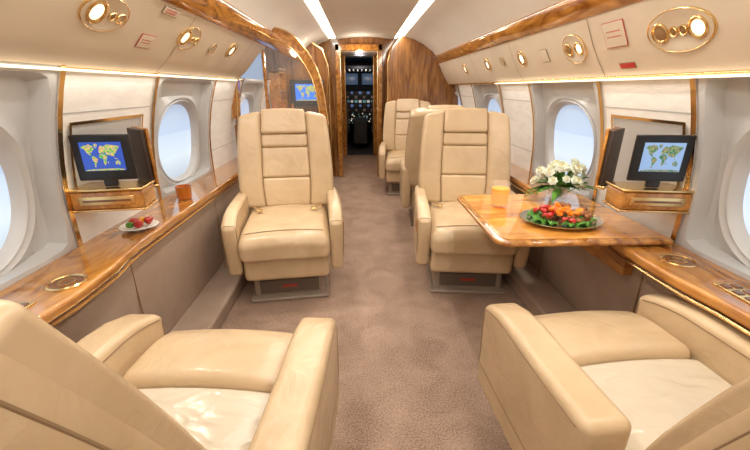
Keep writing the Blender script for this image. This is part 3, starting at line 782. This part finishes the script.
def fitting(s, y, f, w, h, lamps, label):
    t = thing('reading_light', label, 'reading light'); t.matrix_world = fit_frame(s, y, f)
    bm = NB(); lathe(bm, [(.955, -.004), (1.0, -.004), (1.0, .0015), (.98, .003), (.955, .0015)], seg=44, ring=True)
    for v in bm.verts: v.co.x *= w; v.co.y *= h
    obj('bezel', bm, M['gold'], t)
    bm = NB(); lathe(bm, [(.001, -.004), (.96, -.004), (.96, .0005), (.80, .0005), (.76, -.001), (.001, -.001)], seg=44)
    for v in bm.verts: v.co.x *= w; v.co.y *= h
    obj('back_plate', bm, M['cream'], t)
    for x, r, kind in lamps:
        bm = NB(); lathe(bm, [(r * .66, .0), (r, .0), (r, .004), (r * .9, .007), (r * .74, .005), (r * .66, .002)], (x, 0, 0), 28, ring=True); g = obj('nozzle', bm, M['gold'], t)
        bm = NB(); lathe(bm, [(.001, .001), (r * .67, .001), (r * .55, .003), (.001, .004)], (x, 0, 0), 24); obj('lens', bm, (M['belt'], M['lens'], M['chrome'])[kind], g)
pos = ('nearest', 'second', 'third', 'fourth', 'fifth')
for k, y in enumerate((1.43, 2.07, 2.71)):
    fitting(-1, y, .60, (.12, .105, .065)[k], .066 if k < 2 else .06, [(-.048, .044, 1), (.03, .018, 0), (.078, .022, 2)] if k < 2 else [(0, .044, 1)], 'oval reading light plate on the left overhead panel, %s from the viewer' % pos[k])
for k, y in enumerate((1.34, 1.98, 2.61, 3.3, 4.0)):
    fitting(1, y, .52, (.14, .10, .06, .06, .06)[k], .074 if k < 2 else .058, [(-.078, .038, 0), (-.018, .018, 0), (.022, .018, 0), (.078, .038, 1)] if k < 1 else [(-.045, .034, 0), (.045, .034, 1)] if k < 2 else [(0, .042, 1)], 'oval reading light plate on the right overhead panel, %s from the viewer' % pos[k])
for s, y, f, w, h, l in ((-1, 1.74, .42, .10, .06, 'small placard with red lettering below the first left reading light'), (-1, 1.78, .84, .12, .03, 'narrow red-lettered placard high on the left overhead panel'),
                         (1, 1.66, .62, .13, .10, 'square red-outlined placard between the first two right reading lights'), (1, 1.64, .16, .09, .022, 'small red sign just below the square placard on the right'),
                         (1, 2.30, .5, .08, .07, 'square tan placard between the second and third right reading lights')):
    t = thing('placard', l, 'placard'); t.matrix_world = fit_frame(s, y, f)
    bm = NB(); rbox(bm, (0, 0, -.001), (w + .005, h + .005, .002), .0008, 2, 1); obj('outline', bm, M['red'] if 'red' in l and h > .03 else M['seam'], t)
    bm = NB(); rbox(bm, (0, 0, -.0004), (w, h, .0024), .0008, 2, 1); obj('plate', bm, M['red'] if h < .025 else M['cream'], t)
    if 'red' in l and h > .025:
        sq = h > .05
        for r_ in range(2):
            x = -w * .36; bm2 = NB()
            z1_ = h * (.16 - .22 * r_) if sq else h * (.32 - .38 * r_); z0_ = z1_ - (.005 if sq else .007)
            while x < w * .30:
                q = random.uniform(.003, .006)
                box(bm2, x, x + q, z0_, z1_, .0005, .0011); x += q + .003
            obj('lettering', bm2, M['red'], t, smooth=False)
for s, y in ((-1, 2.4), (1, 2.95)):
    t = thing('speaker_grille', 'small round speaker grille on the %s overhead panel' % ('left' if s < 0 else 'right'), 'speaker'); t.matrix_world = fit_frame(s, y, .55)
    bm = NB(); lathe(bm, [(.001, 0), (.034, 0), (.034, .004), (.028, .006), (.001, .004)], seg=30); obj('grille', bm, M['plate_tan'], t)
    bm = NB(); lathe(bm, [(.030, .003), (.034, .003), (.034, .007), (.030, .007)], seg=30, ring=True); obj('rim', bm, M['gold'], t)

# ------------------------------------------------------------------ lights
def area(loc, rot, sx, sy, p, col=(1, .95, .87)):
    l = bpy.data.lights.new('area', 'AREA'); l.shape = 'RECTANGLE'; l.size = sx; l.size_y = sy; l.energy = p; l.color = col
    o = bpy.data.objects.new('lamp', l); C.objects.link(o); o.location = loc; o.rotation_euler = rot; return o
area((-.35, 2.1, 1.855), (0, 0, 0), .07, 6.0, 25); area((.5, 2.1, 1.855), (0, 0, 0), .07, 6.0, 25)
area((-1.0, 1.6, 1.30), (0, math.radians(-8), 0), .02, 3.2, 2.2, (1, .93, .8)); area((1.13, 1.6, 1.275), (0, math.radians(8), 0), .02, 3.2, 2.2, (1, .93, .8))
area((.08, -.7, 1.80), (math.radians(25), 0, 0), 1.0, .8, 5, (1, .95, .88))  # added fill lamp behind the camera, no fixture there
def pt(loc, p, r=.05, col=(1, .85, .66)):
    l = bpy.data.lights.new('bulb', 'POINT'); l.energy = p; l.shadow_soft_size = r; l.color = col
    o = bpy.data.objects.new('lamp', l); C.objects.link(o); o.location = loc
pt((-.8, 3.8, 1.65), 7); pt((-.7, 4.7, 1.6), 4); pt((0, 5.3, 1.7), 3); pt((0, 6.3, 1.65), 8, .05); pt((0, 8.2, 1.6), 4, .1, (.95, .9, .95))
def spot(loc, to, p, ang=60):
    l = bpy.data.lights.new('spot', 'SPOT'); l.energy = p; l.spot_size = math.radians(ang); l.spot_blend = .7; l.shadow_soft_size = .03; l.color = (1, .94, .82)
    o = bpy.data.objects.new('lamp', l); C.objects.link(o); o.location = loc
    o.rotation_euler = (Vector(to) - Vector(loc)).to_track_quat('-Z', 'Y').to_euler()
spot((1.02, 1.40, 1.43), (.85, 1.65, .68), 13); spot((1.0, 2.0, 1.45), (.65, 2.2, .45), 19); spot((-.84, 2.05, 1.44), (-.45, 2.2, .45), 19)
spot((-.82, 1.4, 1.44), (-.5, 1.0, .45), 12); spot((.95, .8, 1.5), (.8, .8, .45), 9)

w = bpy.data.worlds.new('world'); bpy.context.scene.world = w; w.use_nodes = True
w.node_tree.nodes['Background'].inputs[0].default_value = (.6, .75, 1, 1); w.node_tree.nodes['Background'].inputs[1].default_value = .6

cam = bpy.data.cameras.new('camera'); co = bpy.data.objects.new('camera', cam); C.objects.link(co)
co.location = (0, 0, 1.25); co.rotation_euler = (math.radians(90 - 20.3), 0, math.radians(-2.18))
cam.sensor_width = 36; cam.lens = 36 * 370 / 750; cam.clip_start = .01
bpy.context.scene.camera = co
